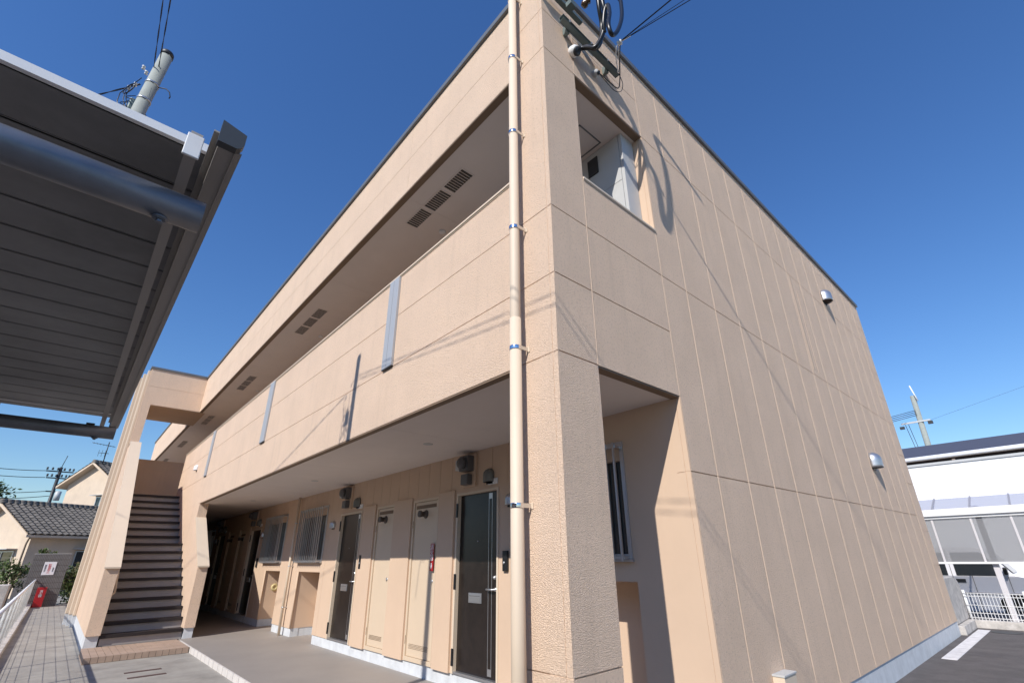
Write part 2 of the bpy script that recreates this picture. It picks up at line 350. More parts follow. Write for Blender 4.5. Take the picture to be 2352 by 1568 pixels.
# doors
def entrance(a,b):
    d=MB(); d.box(a+.03,b-.03,B+.045,B+.085,.275,2.31); dr=d.build('door',doorm,bld)
    m=MB(); m.box(a,a+.03,B-.012,B+.1,.25,2.34); m.box(b-.03,b,B-.012,B+.1,.25,2.34); m.box(a+.03,b-.03,B-.012,B+.1,2.31,2.34); m.build('door_frame',cream,dr)
    boxo('threshold',alu,dr,a+.03,b-.03,B-.005,B+.1,.25,.275)
    m=MB()
    m.box(b-.25,b-.243,B+.041,B+.0455,.30,2.29); m.box(b-.185,b-.178,B+.041,B+.0455,.30,2.29)
    m.box(b-.243,b-.185,B+.0415,B+.0455,.30,.37); m.box(b-.243,b-.185,B+.0415,B+.0455,2.22,2.29); m.build('metal_inlay',alu,dr)
    m=MB(); m.box(a+.26,a+.52,B+.034,B+.0455,1.02,1.13,); m.box(a+.275,a+.505,B+.030,B+.034,1.035,1.115); ml=m.build('mail_slot',alu,dr,bevel=.002); dr_=boxo('letter_flap',meterm,dr,a+.285,a+.495,B+.0285,B+.0295,1.095,1.10)
    m=MB(); m.lathe([(.0,0),(.026,0),(.026,.012),(.018,.016),(.018,.04),(.0,.042)],(b-.1,B+.045,1.31),(0,-1,0),16); m.build('door_lock',alu,dr); m=MB()
    m.lathe([(.0,0),(.026,0),(.024,.014),(.012,.016),(.012,.045),(.0,.046)],(b-.1,B+.045,1.18),(0,-1,0),16)
    m.tube([(b-.095,B+.002,1.18),(b-.16,B-.004,1.18),(b-.235,B+.002,1.18)],.011,8); m.build('door_handle',alu,dr)
    for z in (.42,1.25,2.12):
        m=MB(); m.box(a+.0,a+.034,B-.02,B-.004,z-.09,z+.09); m.build('hinge',blk,dr,bevel=.003)
    m=MB(); m.lathe([(0,0),(.011,0),(.009,.006),(0,.007)],(a+.42,B+.045,1.72),(0,-1,0),12); m.build('peephole',alu,dr)
    # things over the door
    c=a+.29
    m=MB(); m.box(c-.12,c+.14,B-.03,B-.001,2.40,2.83); bx=m.build('meter_board',smooth,bld,bevel=.004)
    m=MB(); m.box(c-.09,c+.10,B-.13,B-.03,2.60,2.80); m.lathe([(.0,0),(.075,0),(.075,.05),(.06,.07),(0,.075)],(c,B-.13,2.70),(0,-1,0),20); m.build('meter_case',meterm,bx,bevel=0)
    m=MB(); m.box(c-.075,c+.075,B-.115,B-.03,2.425,2.56); m.build('meter_terminal',meterm,bx,bevel=.008)
    m=MB(); m.box(c-.17,c-.09,B-.14,B-.035,2.62,2.76); m.build('breaker_box',ltgrey,bx,bevel=.004)
    hood(c+.42,B,2.50,.085)
    m=MB(); m.box(b-.21,b-.02,B-.012,B-.001,2.385,2.455); m.build('name_plate',white,bld,bevel=.002)
    m=MB(); m.box(b+.10,b+.185,B-.032,B-.001,1.38,1.60); ic=m.build('intercom',blk,bld,bevel=.006)
    m=MB(); m.lathe([(0,0),(.017,0),(.014,.006),(0,.007)],(b+.13,B-.032,1.47),(0,-1,0),14); m.build('call_button',alu,ic)
def hood(x,y,z,r,m_=None,ax='y',name='vent_hood'):
    # half-dome vent hood open at the bottom, fixed to a wall facing -y (or +x)
    mb=MB(); n=14; k=8
    def P(u,d,h):   # u sideways, d out of wall
        return (x+u,y-d,z+h) if ax=='y' else (x+d,y+u,z+h)
    rows=[]
    for i in range(k+1):
        h=i/k; 
        if h<.5: hh=-r*1.0+ (h/.5)*r*1.1; sc_=1
        else:
            t=(h-.5)/.5*math.pi/2; hh=.1*r+math.sin(t)*r*.95; sc_=math.cos(t)
        row=[P(-r*max(sc_,.03)*math.cos(math.pi*j/n),r*1.15*max(sc_,.03)*math.sin(math.pi*j/n)+.0,hh) for j in range(n+1)]
        rows.append(row)
    b0=len(mb.v)
    for row in rows: mb.v+=row
    for i in range(k):
        for j in range(n):
            q=b0+i*(n+1)+j; mb.f.append((q,q+1,q+n+2,q+n+1)); mb.sm.append(True)
    # back plate + inner grille
    o=mb.build(name,m_ or hoodm,bld)
    mod=o.modifiers.new('solid','SOLIDIFY'); mod.thickness=.003
    m2=MB(); 
    if ax=='y': m2.box(x-r*.8,x+r*.8,y-.012,y-.001,z-r*1.25,z-r*.75)
    else: m2.box(x+.001,x+.012,y-r*.8,y+r*.8,z-r*1.25,z-r*.75)
    m2.build('hood_grille',darkg,o)
    return o
for a,b,_ in doors: entrance(a,b)
def lamp(x,z):
    return hood(x,B,z,.07,alu,'y','wall_lamp')
for x in (-2.36,-7.68,-12.3,-17.7): lamp(x,2.17)
for a,b in svc:
    d=MB(); d.box(a+.04,b-.03,B+.008,B+.035,.31,2.31); dr=d.build('service_door',cream_door,bld)
    m=MB(); m.box(a,a+.035,B-.010,B+.05,.255,2.35); m.box(b-.025,b,B-.010,B+.05,.255,2.35); m.box(a+.035,b-.025,B-.010,B+.05,2.315,2.35); m.box(a+.035,b-.025,B-.010,B+.05,.255,.305); m.build('frame',cream_door,dr)
    m=MB(); 
    for i in range(24):
        for j in range(4):
            xx=a+.09+(b-a-.21)*(i+(j%2)*.5)/24; m.box(xx,xx+.011,B+.0055,B+.0085,.40+j*.016,.408+j*.016)
    m.build('louvre',trimb,dr)
    m=MB(); m.box(a+.07,b-.08,B+.005,B+.0085,2.215,2.265); m.build('top_louvre',trimb,dr)
    m=MB(); m.lathe([(0,0),(.06,0),(.06,.012),(.038,.014),(.038,.09),(.047,.09),(.047,.12),(.03,.12)],((a+b)/2,B+.008,2.13),(0,-1,0),18); m.build('flue_pipe',flue,dr)
    m=MB(); m.lathe([(0,0),(.026,0),(.024,.006),(0,.007)],(b-.10,B+.008,1.24),(0,-1,0),16); m.box(b-.106,b-.094,B-.008,B+.003,1.215,1.265); m.build('latch',alu,dr)
    for z in (.5,2.0): boxo('hinge',trimb,dr,a+.02,a+.03,B-.014,B-.01,z-.05,z+.05)
# windows with bar grilles
def window(a,b):
    z0,z1=1.50,2.57
    g=MB(); g.box(a+.04,b-.04,B+.05,B+.06,z0+.04,z1-.04); wd=g.build('window',glass,bld)
    m=MB(); m.box(a,a+.04,B-.015,B+.09,z0,z1); m.box(b-.04,b,B-.015,B+.09,z0,z1); m.box(a+.04,b-.04,B-.015,B+.09,z1-.04,z1); m.box(a+.04,b-.04,B-.015,B+.09,z0,z0+.04)
    c=(a+b)/2; m.box(c-.02,c+.02,B+.03,B+.07,z0+.04,z1-.04); m.build('frame',alu,wd,bevel=.002)
    m=MB(); n=12
    m.box(a+.02,b-.02,B-.10,B-.075,z1-.07,z1-.045); m.box(a+.02,b-.02,B-.10,B-.075,z0+.0,z0+.02)
    for i in range(n+1):
        xx=a+.04+(b-a-.08)*i/n; m.box(xx-.009,xx+.009,B-.118,B-.10,z0-.02,z1-.02)
    for xx in (a+.03,b-.03):
        for z in (z0+.01,z1-.06): m.box(xx-.01,xx+.01,B-.075,B-.016,z-.01,z+.01)
    m.build('window_bars',alu,wd)
    boxo('sill',alu,wd,a-.01,b+.01,B-.04,B-.002,z0-.025,z0-.002,bevel=.003)
for a,b in wins: window(a,b)
# grey pipe in front of the corridor wall
m=MB(); m.tube([(-9.66,B-.075,.10),(-9.66,B-.075,2.866)],.028,14); dp=m.build('corridor_drain_pipe',cream,bld)
for z in (.62,1.42,2.3):
    m=MB(); m.lathe([(.031,-.01),(.031,.01)],(-9.66,B-.075,z),(0,0,1),14); m.box(-9.65,-9.62,B-.04,B,z-.008,z+.008); m.build('pipe_clamp',alu,dp)
# main downpipe
m=MB(); m.tube([(-.345,-.092,.02),(-.345,-.092,7.24)],.041,20); dp=m.build('downpipe',cream,bld)
m=MB(); m.lathe([(.045,-.0),(.045,1.1),(.0445,3.2)],(-.345,-.092,.02),(0,0,1),20); m.build('pipe_socket',cream,dp)
for z in (7.1,6.16,5.15,4.07,2.97,1.84):
    m=MB(); m.lathe([(.047,-.016),(.0475,-.012),(.0475,.012),(.047,.016)],(-.345,-.092,z),(0,0,1),20); m.box(-.395,-.385,-.105,-.08,z-.016,z+.016); m.build('pipe_band',chrome,dp)
    m=MB(); m.box(-.305,-.299,-.092,-.001,z-.014,z+.014); m.box(-.315,-.285,-.006,-.001,z-.02,z+.02)
    m.build('pipe_bracket',cream,dp)
# parapet grey accent strips
for a,b in ((-2.745,-2.515),(-7.565,-7.31),(-12.41,-12.2),):
    m=MB(); w_=(b-a); m.box(a,a+w_*.42,-.03,-.001,3.53,4.688); m.box(a+w_*.46,b,-.03,-.001,3.53,4.688); m.box(a+w_*.4,a+w_*.48,-.018,-.001,3.53,4.688); st=m.build('parapet_accent_strip',stripg,bld,bevel=.002)
    boxo('strip_end',darkg,st,a,b,-.028,-.002,3.518,3.529)
hood(-13.83,-.001,3.95,.075,white,'y','parapet_dome_lamp')
# soffit vents
for a,b in ((-3.17,-2.68),(-2.78+.01,-2.29),(-2.2,-1.78)): pass
def svent(a,b,y0=.315,y1=.487,n=9):
    m=MB(); z=6.062
    m.box(a-.015,b+.015,y0-.015,y0,z-.008,z-.0005); m.box(a-.015,b+.015,y1,y1+.015,z-.008,z-.0005); m.box(a-.015,a,y0,y1,z-.008,z-.0005); m.box(b,b+.015,y0,y1,z-.008,z-.0005)
    o=m.build('soffit_vent',soffitm,bld)
    m=MB(); m.box(a,b,y0,y1,z-.003,z-.0007); m.build('vent_opening',blk,o)
    m=MB()
    for i in range(1,n): xx=a+(b-a)*i/n; m.box(xx-.0035,xx+.0035,y0,y1,z-.007,z-.0031)
    m.build('vent_slats',soffitm,o)
for c in (-2.48,-7.27,-12.1,-17.0,-21.8,-26.5):
    for k in (-1,0,1): svent(c+k*.487-.205,c+k*.487+.205)
# ceiling lights
for x in (-3.0,-7.8,-12.6):
    m=MB(); m.lathe([(0,0),(.05,0),(.05,.02),(.03,.03),(0,.03)],(x,.82,6.061),(0,0,-1),18); m.build('ceiling_detector',white,bld)
for x in (-3.1,-6.95,-10.9):
    m=MB(); m.lathe([(0,0),(.062,0),(.062,.008),(.05,.010),(0,.010)],(x,.86,2.865),(0,0,-1),20); m.build('ceiling_light',ltgrey,bld)
# hatch in upper soffit
m=MB(); 
m.box(-.80,-.36,.93,.945,6.056,6.0615); m.box(-.80,-.36,1.3,1.315,6.056,6.0615); m.box(-.80,-.785,.93,1.315,6.056,6.0615); m.box(-.375,-.36,.93,1.315,6.056,6.0615); m.build('ceiling_hatch',coping,bld)
# upper pipe shaft in light grey metal
m=MB(); clad(m,'y',1.37,.006,-2.3,-.17,3.36,6.056,[-1.2],[5.40],(),.008,back=.23); m.box(-.165,-.125,1.372,1.60,3.36,6.056); m.build('pipe_shaft_cladding',ltgrey,bld)
m=MB(); m.box(-.62,-.47,1.355,1.369,5.72,5.97); m.build('shaft_vent',darkg,bld,bevel=.004)
# gable vent hoods
hood(0,8.05,6.36,.135,alu,'x','gable_vent_hood'); hood(0,8.05,3.02,.135,alu,'x','gable_vent_hood')
# thin trims on the gable (old pipe scars)
m=MB(); m.box(.0,.003,6.05,6.12,4.25,6.02); m.box(.0,.003,6.28,6.31,4.22,5.8); m.build('gable_patch_strip',smooth,bld)
# --- STAIR
st=MB(); rs=MB(); RS=[];TR=[];NS=[]
def step(x,zb,zt,run):
    a=MB(); a.box(x-.035,x-.023,-1.30,-.004,zb,zt-.055); RS.append(a)
    a=MB(); a.box(x-run-.02,x+.012,-1.305,-.003,zt-.030,zt); TR.append(a)
    a=MB(); a.box(x-.045,x+.018,-1.29,-.012,zt-.055,zt+.005); NS.append(a)
for i in range(10): step(-10.75-.272*i,.10+.187*i,.10+.187*(i+1),.272)
st.box(-13.92,-13.2,-1.305,-.003,1.935,1.97)
for i in range(7): step(-13.9-.30*i,1.97+.197*i,1.97+.197*(i+1),.30)
st.box(-18.0,-15.9,-1.305,1.60,3.20,3.345)
stair=st.build('stair',tread,bld)
for L_,nm,mm in ((RS,'riser',riser),(TR,'tread',tread),(NS,'nosing',nosing)):
    for a in L_: a.build(nm,mm,stair)
m=MB(); m.box(-18.0,-10.8,-1.30,-.004,.02,.05); m.build('stair_underside',concf,stair)
# right flank wall (plane y=0), unseen run past the stair added to darken the corridor
m=MB(); m.prism([(-10.7,.29),(-10.7,1.44),(-12.2,2.50),(-12.2,2.868),(-28.6,2.868),(-28.6,.29)],'y',0,.19); m.build('stair_flank_wall',stucco,bld)
m=MB(); m.prism([(-10.66,1.425),(-10.66,1.455),(-12.2,2.54),(-12.2,2.505)],'y',-.012,.205); m.build('flank_cap',cream,bld)
m=MB(); m.prism([(-10.7,.29),(-10.7,1.45),(-15.25,4.70),(-18.15,4.70),(-18.15,.29)],'y',-1.53,-1.31); m.build('stair_flank_wall',stucco,bld)
m=MB(); m.prism([(-10.66,1.435),(-10.66,1.465),(-15.25,4.735),(-16.1,4.735),(-16.1,4.702),(-15.25,4.702)],'y',-1.545,-1.295); m.build('flank_cap',cream,bld)
m=MB(); m.box(-18.2,-16.1,-1.53,-1.31,4.702,6.07); m.box(-18.15,-18.0,-1.31,.33,3.2,4.70)
m.build('stair_post',stucco,bld)
m=MB(); clad(m,'x',-16.1,.01,-1.53,-.0,6.07,7.22,(),[6.65],(),.008,back=2.1); m.build('stair_beam',stucco,bld)
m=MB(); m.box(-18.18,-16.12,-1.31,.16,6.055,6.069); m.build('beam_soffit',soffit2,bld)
for i_,(xa_,yb_) in enumerate(((-16.28,-1.60),(-16.75,-1.67),(-17.25,-1.74))):
    m=MB(); m.box(xa_-.16,xa_,yb_,-1.531,.27,7.2); m.build('corner_rib',cream,bld,bevel=.012)
    boxo('foundation',concf,bld,xa_-.15,xa_-.01,yb_+.012,-1.516,0,.268)
m=MB(); pts=[(-10.95,-1.26,1.0),(-12.2,-1.26,1.94),(-13.2,-1.26,2.75),(-13.9,-1.26,2.8),(-15.9,-1.26,4.15)]; m.tube(pts,.018,8); m.tube([pts[0],(-10.95,-1.30,.95)],.018,8); m.build('handrail',cream,bld)
# tile step
stp=thing('tiled_step','low brown tiled step at the foot of the outside stair','step',at=(-10.1,-.8,0))
m=MB(); m.box(-10.745,-9.445,-1.53,-.062,.007,.094); m.build('step_core',grout,stp)
m=MB(); n=15
for i in range(n):
    y0=-1.535+i*(1.47/n); y1=y0+1.47/n-.007
    m.box(-9.445,-9.437,y0,y1,.010,.094)
    for k,(xa,xb) in enumerate(((-9.437,-9.80),(-9.806,-10.26),(-10.266,-10.745))): m.box(xb,xa,y0,y1,.094,.100)
for xa,xb in ((-9.437,-9.66),(-9.667,-9.89),(-9.897,-10.12),(-10.127,-10.35),(-10.357,-10.58)): m.box(xb,xa,-1.541,-1.5355,.010,.094)
m.build('tiles',tile,stp); fix(stp)
fix(bld)
# ================================================================ BIKE SHELTER (overhead left)
sh=thing('parking_shelter','grey metal shelter roof on galvanised pipes seen from below','shelter',at=(-.4,-3.4,0))
m=MB(); x=.93; 
while x>-1.97:
    m.box(x-.168,x-.006,-4.3,-2.207,2.440,2.452); m.box(x-.006,x,-4.3,-2.207,2.446,2.452); m.box(x-.012,x-.003,-4.3,-2.207,2.440,2.4535); x-=.168
m.build('roof_deck',deckm,sh)
boxo('verge_trim',white,sh,.93,.942,-4.3,-2.2,2.434,2.456); boxo('verge_trim',white,sh,-1.99,-1.975,-4.3,-2.2,2.438,2.475)
m=MB(); m.box(-2.0,1.08,-2.208,-2.204,2.36,2.404); m.box(-2.0,1.08,-2.204,-2.176,2.36,2.366); m.box(-2.0,1.08,-2.176,-2.171,2.355,2.395); m.box(-2.0,1.08,-2.171,-2.163,2.355,2.358); m.box(-2.0,1.08,-2.222,-2.208,2.385,2.389); m.build('gutter',gutm,sh)
m=MB(); 
prof=[(-2.212,2.350),(-2.176,2.350),(-2.168,2.356),(-2.164,2.366),(-2.164,2.395),(-2.212,2.408)]
m.prism(prof,'x',1.08,1.10); m.build('gutter_end_cap',capm,sh); m=MB(); m.prism(prof,'x',-2.02,-2.0); m.build('gutter_end_cap',capm,sh)
boxo('purlin',gutm,sh,-1.9,1.05,-2.258,-2.236,2.322,2.385); boxo('purlin',gutm,sh,-1.9,1.05,-3.3,-3.26,2.335,2.385)
m=MB(); m.box(1.05,1.056,-2.262,-2.232,2.316,2.374); m.build('purlin_end_plate',white,sh,bevel=.0015)
m=MB(); m.tube([(.93,-2.192,2.26),(.93,-2.6,2.26),(.93,-4.3,2.26)],.036,24); m.build('pipe_beam',plum,sh); m=MB()
m.tube([(-1.70,-2.175,2.26),(-1.70,-2.6,2.26),(-1.70,-4.3,2.26)],.036,24); pp=m.build('pipe_beam',plum,sh)
for X in (.93,-1.70):
    m=MB(); m.lathe([(.0,0),(.011,0),(.011,.006),(.007,.006),(.007,.012),(0,.012)],(X,-2.262,2.224),(0,0,-1),6,False)
    m.lathe([(.0,0),(.015,0),(.015,.003),(0,.003)],(X,-2.262,2.2235),(0,0,-1),16)
    m.build('bolt',plum,sh)
for X in (.93,-1.70): boxo('beam_bracket',capm,sh,X-.035,X-.02,-2.32,-2.28,2.294,2.312)
for X in (.93,-1.70): m=MB(); m.tube([(X,-3.5,.0),(X,-3.5,2.25)],.045,16); m.build('post',plum,sh)
fix(sh)
# ================================================================ NEAR UTILITY POLE
up=thing('utility_pole','concrete utility pole with tangled wires rising behind the shelter roof','pole',at=(-2.58,-2.68,0))
PX,PY=-2.58,-2.68
m=MB(); m.tube([(PX-.02,PY-.30,0),(PX,PY,6.14)],.064,24,r2=.050); m.build('pole_shaft',polec,up)
m=MB(); m.lathe([(.051,0),(.054,.0),(.054,.04),(.048,.055),(0,.056)],(PX,PY,6.13),(0,0,1),24); m.build('pole_cap',darkg,up)
for z in (5.72,5.5,5.28): m=MB(); m.lathe([(.0555,-.010),(.0555,.010)],(PX-.001,PY-.03*(6.14-z)*1.6,z),(0,0,1),24); m.build('pole_band',alu,up)
m=MB(); m.box(PX-.16,PX-.07,PY-.13,PY-.05,5.40,5.54); m.build('junction_box',green,up,bevel=.01)
m=MB(); m.tube([(PX+.03,PY+.03,5.70),(PX+.06,PY+.09,5.70),(PX+.07,PY+.12,5.67),(PX+.06,PY+.135,5.63),(PX+.045,PY+.13,5.62)],.005,6); m.build('hook',darkg,up)
m=MB()
def loop(c,r,ax1,ax2,n=18,rad=.005,turn=1.0):
    m.tube([tuple(Vector(c)+r*(math.cos(2*math.pi*turn*i/n)*Vector(ax1)+.8*math.sin(2*math.pi*turn*i/n)*Vector(ax2))) for i in range(n+1)],rad,5)
cv=Vector((PX,PY,0))
for c,r in (((PX-.17,PY-.1,5.35),.11),((PX-.14,PY-.13,5.28),.09),((PX-.19,PY-.03,5.42),.08),((PX-.05,PY-.16,5.6),.07)): loop(c,r,(.8,.5,.1),(.1,.1,1))
random.seed(8)
for i in range(9):
    a=Vector((PX+random.uniform(-.28,-.02),PY+random.uniform(-.2,-.08),random.uniform(5.5,5.85))); b=Vector((PX+random.uniform(-.15,.08),PY-.11,random.uniform(5.1,5.5)))
    mid=(a+b)/2+Vector((random.uniform(-.06,.06),-.05,random.uniform(-.06,.02))); m.tube([a,(a+mid)/2+Vector((0,-.02,-.01)),mid,(b+mid)/2,b],.004,5)
m.tube([(PX-.21,PY-.1,5.33),(PX-.28,PY-.12,5.1),(PX-.33,PY-.13,4.7)],.006,5)
m.build('tangled_wire',wirem,up)
for p in ((PX-.11,PY-.10,5.90),(PX-.02,PY-.12,5.86),(PX-.22,PY-.15,5.80),(PX-.12,PY-.17,5.64)): m=MB(); m.lathe([(0,0),(.012,0),(.015,.013),(.009,.02),(.015,.027),(.012,.04),(0,.042)],p,(.5,0,.6),12); m.build('insulator',porc,up)
fix(up)
def wire(name,pts,r,label,cat,group=None,sag=0,twist=False,n=40,m_=wirem):
    m=MB(); pts=[Vector(p) for p in pts]
    if len(pts)==2:
        a,b=pts; P=[a.lerp(b,i/n)-Vector((0,0,sag*4*(i/n)*(1-i/n))) for i in range(n+1)]
    else: P=pts
    if twist:
        N=n*6; L=(P[-1]-P[0]).length
        a,b=pts[0],pts[-1]; d=(b-a).normalized(); s1=d.cross(Vector((0,0,1))).normalized(); s2=d.cross(s1)
        for ph in (0,math.pi):
            Q=[]
            for i in range(N+1):
                t=i/N; th=2*math.pi*L*t/.55+ph
                Q.append(a.lerp(b,t)-Vector((0,0,sag*4*t*(1-t)))+r*1.0*(math.cos(th)*s1+math.sin(th)*s2))
            m.tube(Q,r,5)
    else: m.tube(P,r,6)
    o=m.build(name,m_,None); return tag(o,label,cat,group)
wire('overhead_wire',[(PX-.09,PY-.05,5.92),(9.5,-2.95,4.75)],.0028,'left one of two twisted black wires rising from the near pole','wire',twist=True,n=50)
wire('overhead_wire',[(PX+.01,PY-.02,5.93),(9.5,-2.75,4.78)],.0028,'right one of two twisted black wires rising from the near pole','wire',twist=True,n=50)
wire('overhead_wire',[(PX-.2,PY-.12,5.84),(-12,-8.2,7.6)],.004,'twisted black wire leaving the near pole to the left over the shelter','wire',twist=True,n=50)
# ================================================================ SERVICE DROP ON THE GABLE
br=thing('cable_bracket','grey green steel channel bracket bolted below the gable roof edge','bracket',at=(.1,.5,6.5))
m=MB()
def chan(x0,x1,y0,y1,z0,z1):
    m.box(x0,x1,y0,y1,z0,z0+.004); m.box(x0,x1,y0,y1,z1-.004,z1); m.box(x0,x0+.004,y0,y1,z0,z1)
chan(.06,.12,.19,1.12,6.56,6.62); m.build('channel',green,br)
m=MB(); m.box(.004,.06,.30,.34,6.53,6.64); m.box(.004,.06,.95,.99,6.53,6.64); m.build('standoff',green,br)
m=MB(); m.box(.04,.09,-.1,.55,6.90,6.95); m.box(.09,.16,.28,.36,6.86,6.93); m.build('upper_channel',green,br)
m=MB()
for y in (.28,.62,.9): m.lathe([(0,0),(.012,0),(.012,.012),(0,.012)],(.12,y,6.59),(1,0,0),6,False); m.tube([(.09,y,6.62),(.09,y,6.66)],.005,6)
m.build('bolt',alu,br)
m=MB(); m.lathe([(0,0),(.03,0),(.042,.03),(.03,.045),(.045,.07),(.03,.09),(0,.1)],(.22,.40,6.84),(.6,.1,.5),14); m.build('insulator',mat('brown_porcelain',(.10,.05,.02),.25),br)
fix(br)
ec=thing('cable_entrance_cap','white weatherproof cap where thick black cables enter the gable','cap',at=(.0,.42,6.35))
m=MB(); m.lathe([(0,0),(.055,0),(.06,.03),(.055,.07),(.035,.09),(0,.09)],(.0,.42,6.37),(1,0,-.25),18); m.build('hood',porc,ec)
m=MB(); m.lathe([(0,0),(.045,0),(.045,.02),(0,.02)],(.07,.42,6.33),(.7,.1,-.7),16); m.build('mouth',darkg,ec); fix(ec)
ec=thing('cable_entrance_cap','small grey entrance cap with one thin cable on the gable','cap',at=(.0,.78,6.38))
m=MB(); m.lathe([(0,0),(.034,0),(.036,.03),(.03,.055),(0,.06)],(0,.78,6.38),(1,0,-.2),16); m.build('hood',ltgrey,ec)
m=MB(); m.lathe([(0,0),(.022,0),(.022,.012),(0,.012)],(.055,.79,6.36),(.8,.2,-.5),14); m.build('mouth',blk,ec); fix(ec)
def smoothpath(P,k=8):
    P=[Vector(p) for p in P]; out=[]
    for i in range(len(P)-1):
        p0=P[max(i-1,0)];p1=P[i];p2=P[i+1];p3=P[min(i+2,len(P)-1)]
        for j in range(k):
            t=j/k; out.append(.5*((2*p1)+(-p0+p2)*t+(2*p0-5*p1+4*p2-p3)*t*t+(-p0+3*p1-3*p2+p3)*t**3))
    out.append(P[-1]); return out
CAB=[] 
c1=[(.08,.44,6.36),(.10,.476,6.40),(.16,.497,6.373),(.22,.521,6.304),(.27,.558,6.364),(.30,.582,6.628),(.34,.509,6.781),(.36,.47,6.964),(.36,.40,7.15),(.30,.30,7.25)]
c2=[(.08,.42,6.34),(.11,.46,6.37),(.18,.482,6.323),(.25,.503,6.279),(.32,.546,6.43),(.38,.539,6.624),(.40,.499,6.73),(.40,.461,6.879),(.38,.38,7.05),(.30,.28,7.2)]
c3=[(.34,.555,6.45),(.36,.523,6.528),(.40,.513,6.676),(.44,.519,6.722),(.47,.481,6.519),(.50,.383,6.20),(.50,.425,6.096),(.50,.54,6.28),(.48,.69,6.667),(.45,.775,7.052),(.42,.809,7.321),(.7,.95,7.6)]
for P,l in ((c1,'inner thick black cable curving out of the white entrance cap'),(c2,'outer thick black cable curving out of the white entrance cap')):
    m=MB(); m.tube(smoothpath(P),.023,12); o=m.build('thick_cable',wirem,None); tag(o,l,'cable','thick black cables at the gable')
m=MB(); m.tube(smoothpath(c3),.021,12); o=m.build('thick_cable',wirem,None); tag(o,'thick black cable hanging in a free U shaped loop by the gable top','cable','thick black cables at the gable')
A0=Vector((.39,.72,6.40))
di=thing('drop_insulator','white insulator and looped tie wires where the service wires reach the gable','insulator',at=(.39,.72,6.4))
m=MB(); m.lathe([(0,0),(.022,0),(.03,.012),(.022,.024),(.03,.036),(.022,.05),(0,.05)],A0-Vector((.02,0,0)),(.9,.25,.1),14); m.build('insulator_body',porc,di)
m=MB()
m.tube(smoothpath([(.12,1.10,6.58),(.2,1.0,6.50),(.33,.80,6.42),(.39,.72,6.40)]),.006,6)
m.tube(smoothpath([(.39,.72,6.40),(.37,.70,6.34),(.30,.78,6.33),(.2,.95,6.42),(.12,1.08,6.56)]),.006,6)
m.tube([A0,A0+Vector((.967,.253,.008))*.13],.007,6)
m.build('tie_wire',porc,di)
m=MB(); m.tube(smoothpath([(.055,.80,6.37),(.10,.88,6.28),(.14,1.0,6.22),(.18,1.0,6.30),(.30,.85,6.38),(.39,.74,6.39)]),.006,6)
m.tube(smoothpath([(.12,1.1,6.56),(.14,1.12,6.40),(.12,1.1,6.28),(.10,1.0,6.22),(.08,.88,6.28),(.06,.8,6.35)]),.004,6); m.build('drop_cable',wirem,di); fix(di)
for d,r,l in (((.967,.253,.008),.0045,'lowest of three service wires leaving the gable to the right'),((.967,.2,0),.003,'middle of three service wires leaving the gable to the right'),((.967,.10,.05),.007,'topmost of three service wires leaving the gable to the right')):
    wire('service_wire',[A0+Vector(d)*.02,A0+Vector(d)*22],r,l,'wire','service wires at the gable',n=12)
# ================================================================ FENCE LEFT
fe=thing('mesh_fence','white wire mesh fence with thick top rail along the left of the path','fence',at=(-12,-2.62,0))
fenm=mat('fence_paint',(.52,.52,.50),.5,var=.15,vscale=5)
m=MB(); m.tube([(-26.2,-2.70,.97),(-3.2,-2.60,.97)],.028,12); m.build('top_rail',white,fe)
def fy(x): return -2.70+(x+26.2)/23*.10
m=MB()
for z in (.95,.90,.78,.66,.54,.42,.30,.22,.17): m.tube([(-26.2,fy(-26.2),z),(-3.2,fy(-3.2),z)],.0026,6)
x=-26.1
while x<-3.2:
    m.tube([(x,fy(x),.13),(x,fy(x),.95)],.0012,4,caps=False); x+=.25
m.build('mesh',fenm,fe)
xx=-25.9
while xx<-3:
    m=MB(); m.tube([(xx,fy(xx)-.03,0),(xx,fy(xx)-.03,.96)],.024,10); m.build('post',fenm,fe); xx+=2.0
fix(fe)
o=boxo('kerb',concwall,None,-26.3,-3.2,-2.80,-2.58,.0,.11,bevel=.01); tag(o,'low concrete kerb under the white mesh fence','kerb')
# drain slots
for (xx) in (-8.12,-7.65):
    m=MB(); m.box(xx-.045,xx+.045,-1.09,-.63,.007,.011); 
    o=m.build('drain_slot',rust,None)
    tag(o,'narrow rusty drain slot in the concrete, the one nearer the tiled step' if xx<-8 else 'narrow rusty drain slot in the concrete, the one farther from the tiled step','drain','rusty drain slots in the concrete')
# ================================================================ TILE WALL, SIGN, RED BOX
tw=thing('tiled_wall','free standing grey tiled wall at the end of the path','wall',at=(-26,-2.4,0))
m=MB(); m.box(-26.2,-26.012,-2.98,-1.89,0,1.91); m.build('wall_core',grout,tw)
m=MB(); 
ny,nz=22,9
for i in range(ny):
    for j in range(nz):
        y0=-2.98+i*1.09/ny; z0=.0+j*1.91/nz; m.box(-26.012,-26.0,y0+.006,y0+1.09/ny-.006,z0+.007,z0+1.91/nz-.007)
for j in range(nz): m.box(-26.2,-26.012,-1.89,-1.88,j*1.91/nz+.004,(j+1)*1.91/nz-.004)
m.build('tiles',greent,tw)
m=MB(); m.box(-26.21,-25.99,-2.99,-1.87,1.911,1.93); m.build('top_cap',ltgrey,tw); fix(tw)
sg=thing('notice_sign','white notice board with red vertical lettering fixed to the grey tiled wall','sign',at=(-25.99,-2.42,1.15))
m=MB(); m.box(-25.997,-25.985,-2.60,-2.24,1.14,1.62); m.build('board',signw,sg,bevel=.003)
def TM(x,y,z): return Matrix.Translation((x,y,z))@Matrix(((0,0,1,0),(1,0,0,0),(0,1,0,0),(0,0,0,1)))
